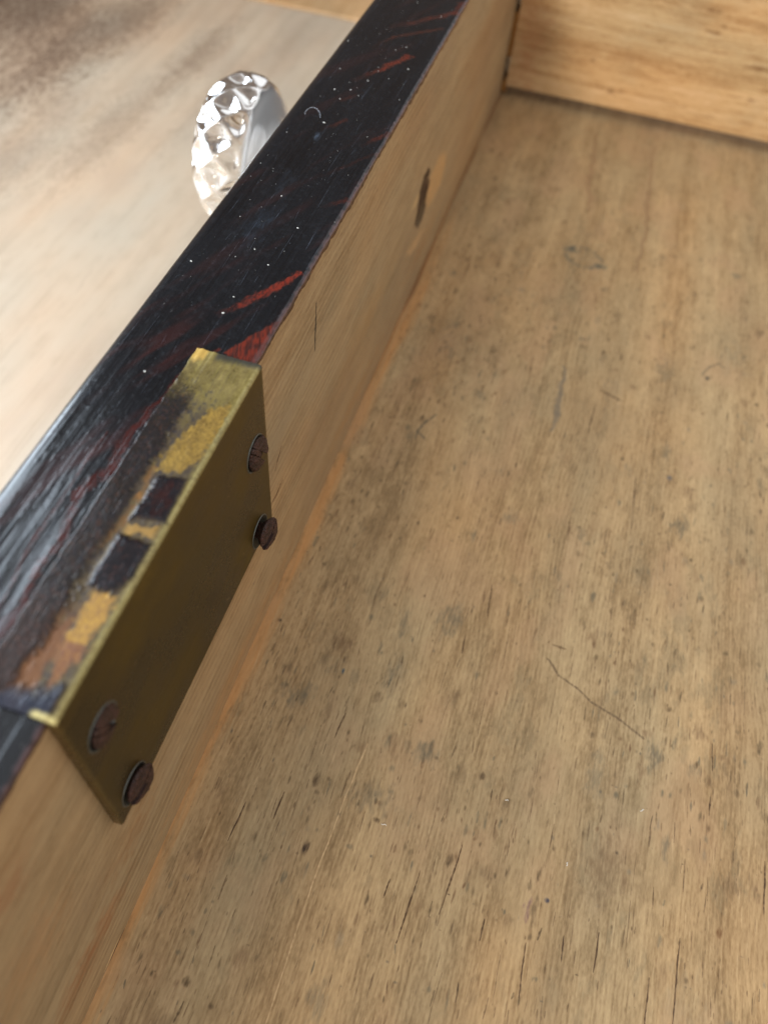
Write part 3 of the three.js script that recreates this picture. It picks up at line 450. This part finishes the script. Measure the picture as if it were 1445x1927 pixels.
// ------------------------------------------------------------------ small things lying about
{
  const lintC = new THREE.CatmullRomCurve3([[-18.9, 75.25, -36.2], [-19.1, 75.4, -37.6], [-18.3, 75.8, -38.6], [-17.2, 75.9, -38.5], [-16.2, 75.6, -37.9], [-15.4, 75.3, -36.3]].map((p) => new THREE.Vector3(p[0] * MM, p[1] * MM, p[2] * MM)));
  tag(mesh('lint', new THREE.TubeGeometry(lintC, 40, 0.036 * MM, 6), new THREE.MeshStandardMaterial({ color: 0xa4aab4, roughness: 0.8 })), 'tiny curled white lint fibre on the black edge beside the glass knob', 'lint');
  const r = rng(123), parts = [];
  const speck = (x, y, z, s) => { const g = new THREE.IcosahedronGeometry(s * MM, 0); g.scale(1, 0.6, 1 + r() * 0.8); g.rotateY(r() * 6); g.translate(x * MM, y * MM, z * MM); parts.push(g); };
  for (const [x, z] of [[-16.7, -49.6], [-11, -56.6], [-14.1, -35], [-13.3, -50.9], [-9.4, -74], [-7.4, -76.5], [-21.4, -73.4], [-20, -28.1], [-6.1, 2.6], [-20, 19], [-15, 46.8], [-12.6, -5.9], [-11, 11.6], [-7.1, 14.9], [-9.3, 25.2], [-9.3, 29.7], [-18.7, -59.3], [-10.2, -62], [-4, -66]]) speck(x, 75.13, z, 0.09 + 0.1 * r());
  for (let i = 0; i < 100; i++) speck(-1 - 20 * r() ** 0.7, 75.1, -200 + 250 * (0.5 * r() + 0.5 * r() ** 0.5), 0.03 + 0.08 * r() ** 3);
  const dust = mesh('dust', mergeGeometries(parts), new THREE.MeshStandardMaterial({ color: 0xcfd0cc, roughness: 0.9 }));
  tag(dust, 'pale dust specks scattered over the black painted edge', 'dust'); dust.userData.kind = 'stuff';
  const fleckMat = new THREE.MeshStandardMaterial({ color: 0xe6e2da, roughness: 0.7 });
  const fl = [[62.2, 67.3, 0.42, 0.2, 'tiny white paint fleck on the drawer bottom right of the angled lock plate'], [89.4, 60.6, 0.55, 0.7, 'largest white fleck, lying slanted toward the right of the stained bottom'], [76.1, 75.8, 0.5, 1.5, 'white sliver standing along the grain just above a purple ink mark'], [39.6, 79.7, 0.7, 0.1, 'curled pale shaving on a grey smudge near the long light scratch']];
  for (const [x, z, s, a, label] of fl) {
    const c = new THREE.CatmullRomCurve3([[-s, 0.08, 0], [-s * 0.3, 0.3, 0.15], [s * 0.4, 0.22, -0.1], [s, 0.08, 0.12]].map((p) => new THREE.Vector3(p[0] * MM, p[1] * MM, p[2] * MM)));
    const g = new THREE.TubeGeometry(c, 12, 0.1 * MM, 6); g.scale(0.75, 0.75, 0.75); g.rotateY(a); g.translate(x * MM, 0, z * MM); tag(mesh('fleck', g, fleckMat), label, 'fleck', 'pale flecks on the drawer bottom');
  }
  let k = 0; scene.children.forEach((o) => { if (o.name === 'fleck') { if (k) o.name = 'fleck_' + String(k).padStart(3, '0'); k++; } });
}

// ------------------------------------------------------------------ what lights it: a ceiling lamp behind the viewer and a window beyond the drawer front
{
  const lamp = tag(new THREE.Group(), 'square white wall lamp high behind the viewer, outside the picture', 'lamp'); lamp.name = 'wall_lamp'; lamp.position.set(...LAMP.at); lamp.lookAt(0.02, LAMP.at[1], -0.2); scene.add(lamp);
  const d = mesh('diffuser', new RoundedBoxGeometry(LAMP.w, LAMP.h, 0.02, 2, 0.004), new THREE.MeshStandardMaterial({ color: 0xffffff, emissive: new THREE.Color().setRGB(...LAMP.rgb), emissiveIntensity: 1.2 }), lamp); d.position.z = -0.016;
  const h = mesh('housing', new RoundedBoxGeometry(LAMP.w + 0.05, LAMP.h + 0.05, 0.05, 2, 0.008), new THREE.MeshStandardMaterial({ color: 0xdddddd, roughness: 0.5 }), lamp); h.position.z = -0.055;
  const blocker = tag(new THREE.Group(), 'unseen dark block added to shade the table and darken reflections on the black edge', 'light_blocker'); blocker.name = 'light_blocker'; blocker.position.set(-0.215, -0.02, -0.485); blocker.rotation.y = Math.PI / 4; scene.add(blocker);  // added unseen block: shades the table, darkens what the painted edge reflects
  const cm = new THREE.MeshStandardMaterial({ color: new THREE.Color().setRGB(0.12, 0.085, 0.06), roughness: 0.6 });
  const body = mesh('blocker_body', new RoundedBoxGeometry(0.7, 0.46, 0.1, 2, 0.004), cm, blocker); body.position.y = 0.23;
  const top = mesh('blocker_upper', new RoundedBoxGeometry(0.7, 0.4, 0.09, 2, 0.004), cm, blocker); top.position.set(0.1, 0.661, -0.004);
  for (const sx of [-1, 1]) { const dr = mesh('blocker_panel', new RoundedBoxGeometry(0.34, 0.43, 0.014, 2, 0.003), cm, blocker); dr.position.set(sx * 0.172, 0.23, 0.0575); }
  const win = tag(new THREE.Group(), 'bright daylit window beyond the drawer front, outside the picture', 'window'); win.name = 'window'; win.position.set(...WINDOW.at); win.lookAt(0, WINDOW.at[1], 0); scene.add(win);
  const p = mesh('pane', new THREE.BoxGeometry(WINDOW.w, WINDOW.h, 0.01), new THREE.MeshStandardMaterial({ color: 0x222222, emissive: new THREE.Color().setRGB(...WINDOW.rgb), emissiveIntensity: 1.0 }), win); p.position.z = -0.03;
  const wm = new THREE.MeshStandardMaterial({ color: 0xeeeeee, roughness: 0.5 }), fr = (w, hh, x, y) => { const m = mesh('frame', new RoundedBoxGeometry(w, hh, 0.06, 2, 0.006), wm, win); m.position.set(x, y, -0.02); };
  fr(WINDOW.w + 0.16, 0.08, 0, WINDOW.h / 2 + 0.04); fr(WINDOW.w + 0.16, 0.08, 0, -WINDOW.h / 2 - 0.04); fr(0.08, WINDOW.h, -WINDOW.w / 2 - 0.04, 0); fr(0.08, WINDOW.h, WINDOW.w / 2 + 0.04, 0);
  const bar = (w, hh, x, y) => { const m = mesh('glazing_bar', new RoundedBoxGeometry(w, hh, 0.03, 2, 0.004), wm, win); m.position.set(x, y, 0.02); };
  bar(0.035, WINDOW.h, 0, 0); for (const y of [-0.2, 0.2]) for (const sx of [-1, 1]) bar(WINDOW.w / 2 - 0.0175, 0.035, sx * (WINDOW.w / 4 + 0.00875), y);
}
scene.traverse((o) => { if (o.isMesh) o.castShadow = o.receiveShadow = true; });
renderer.render(scene, camera);
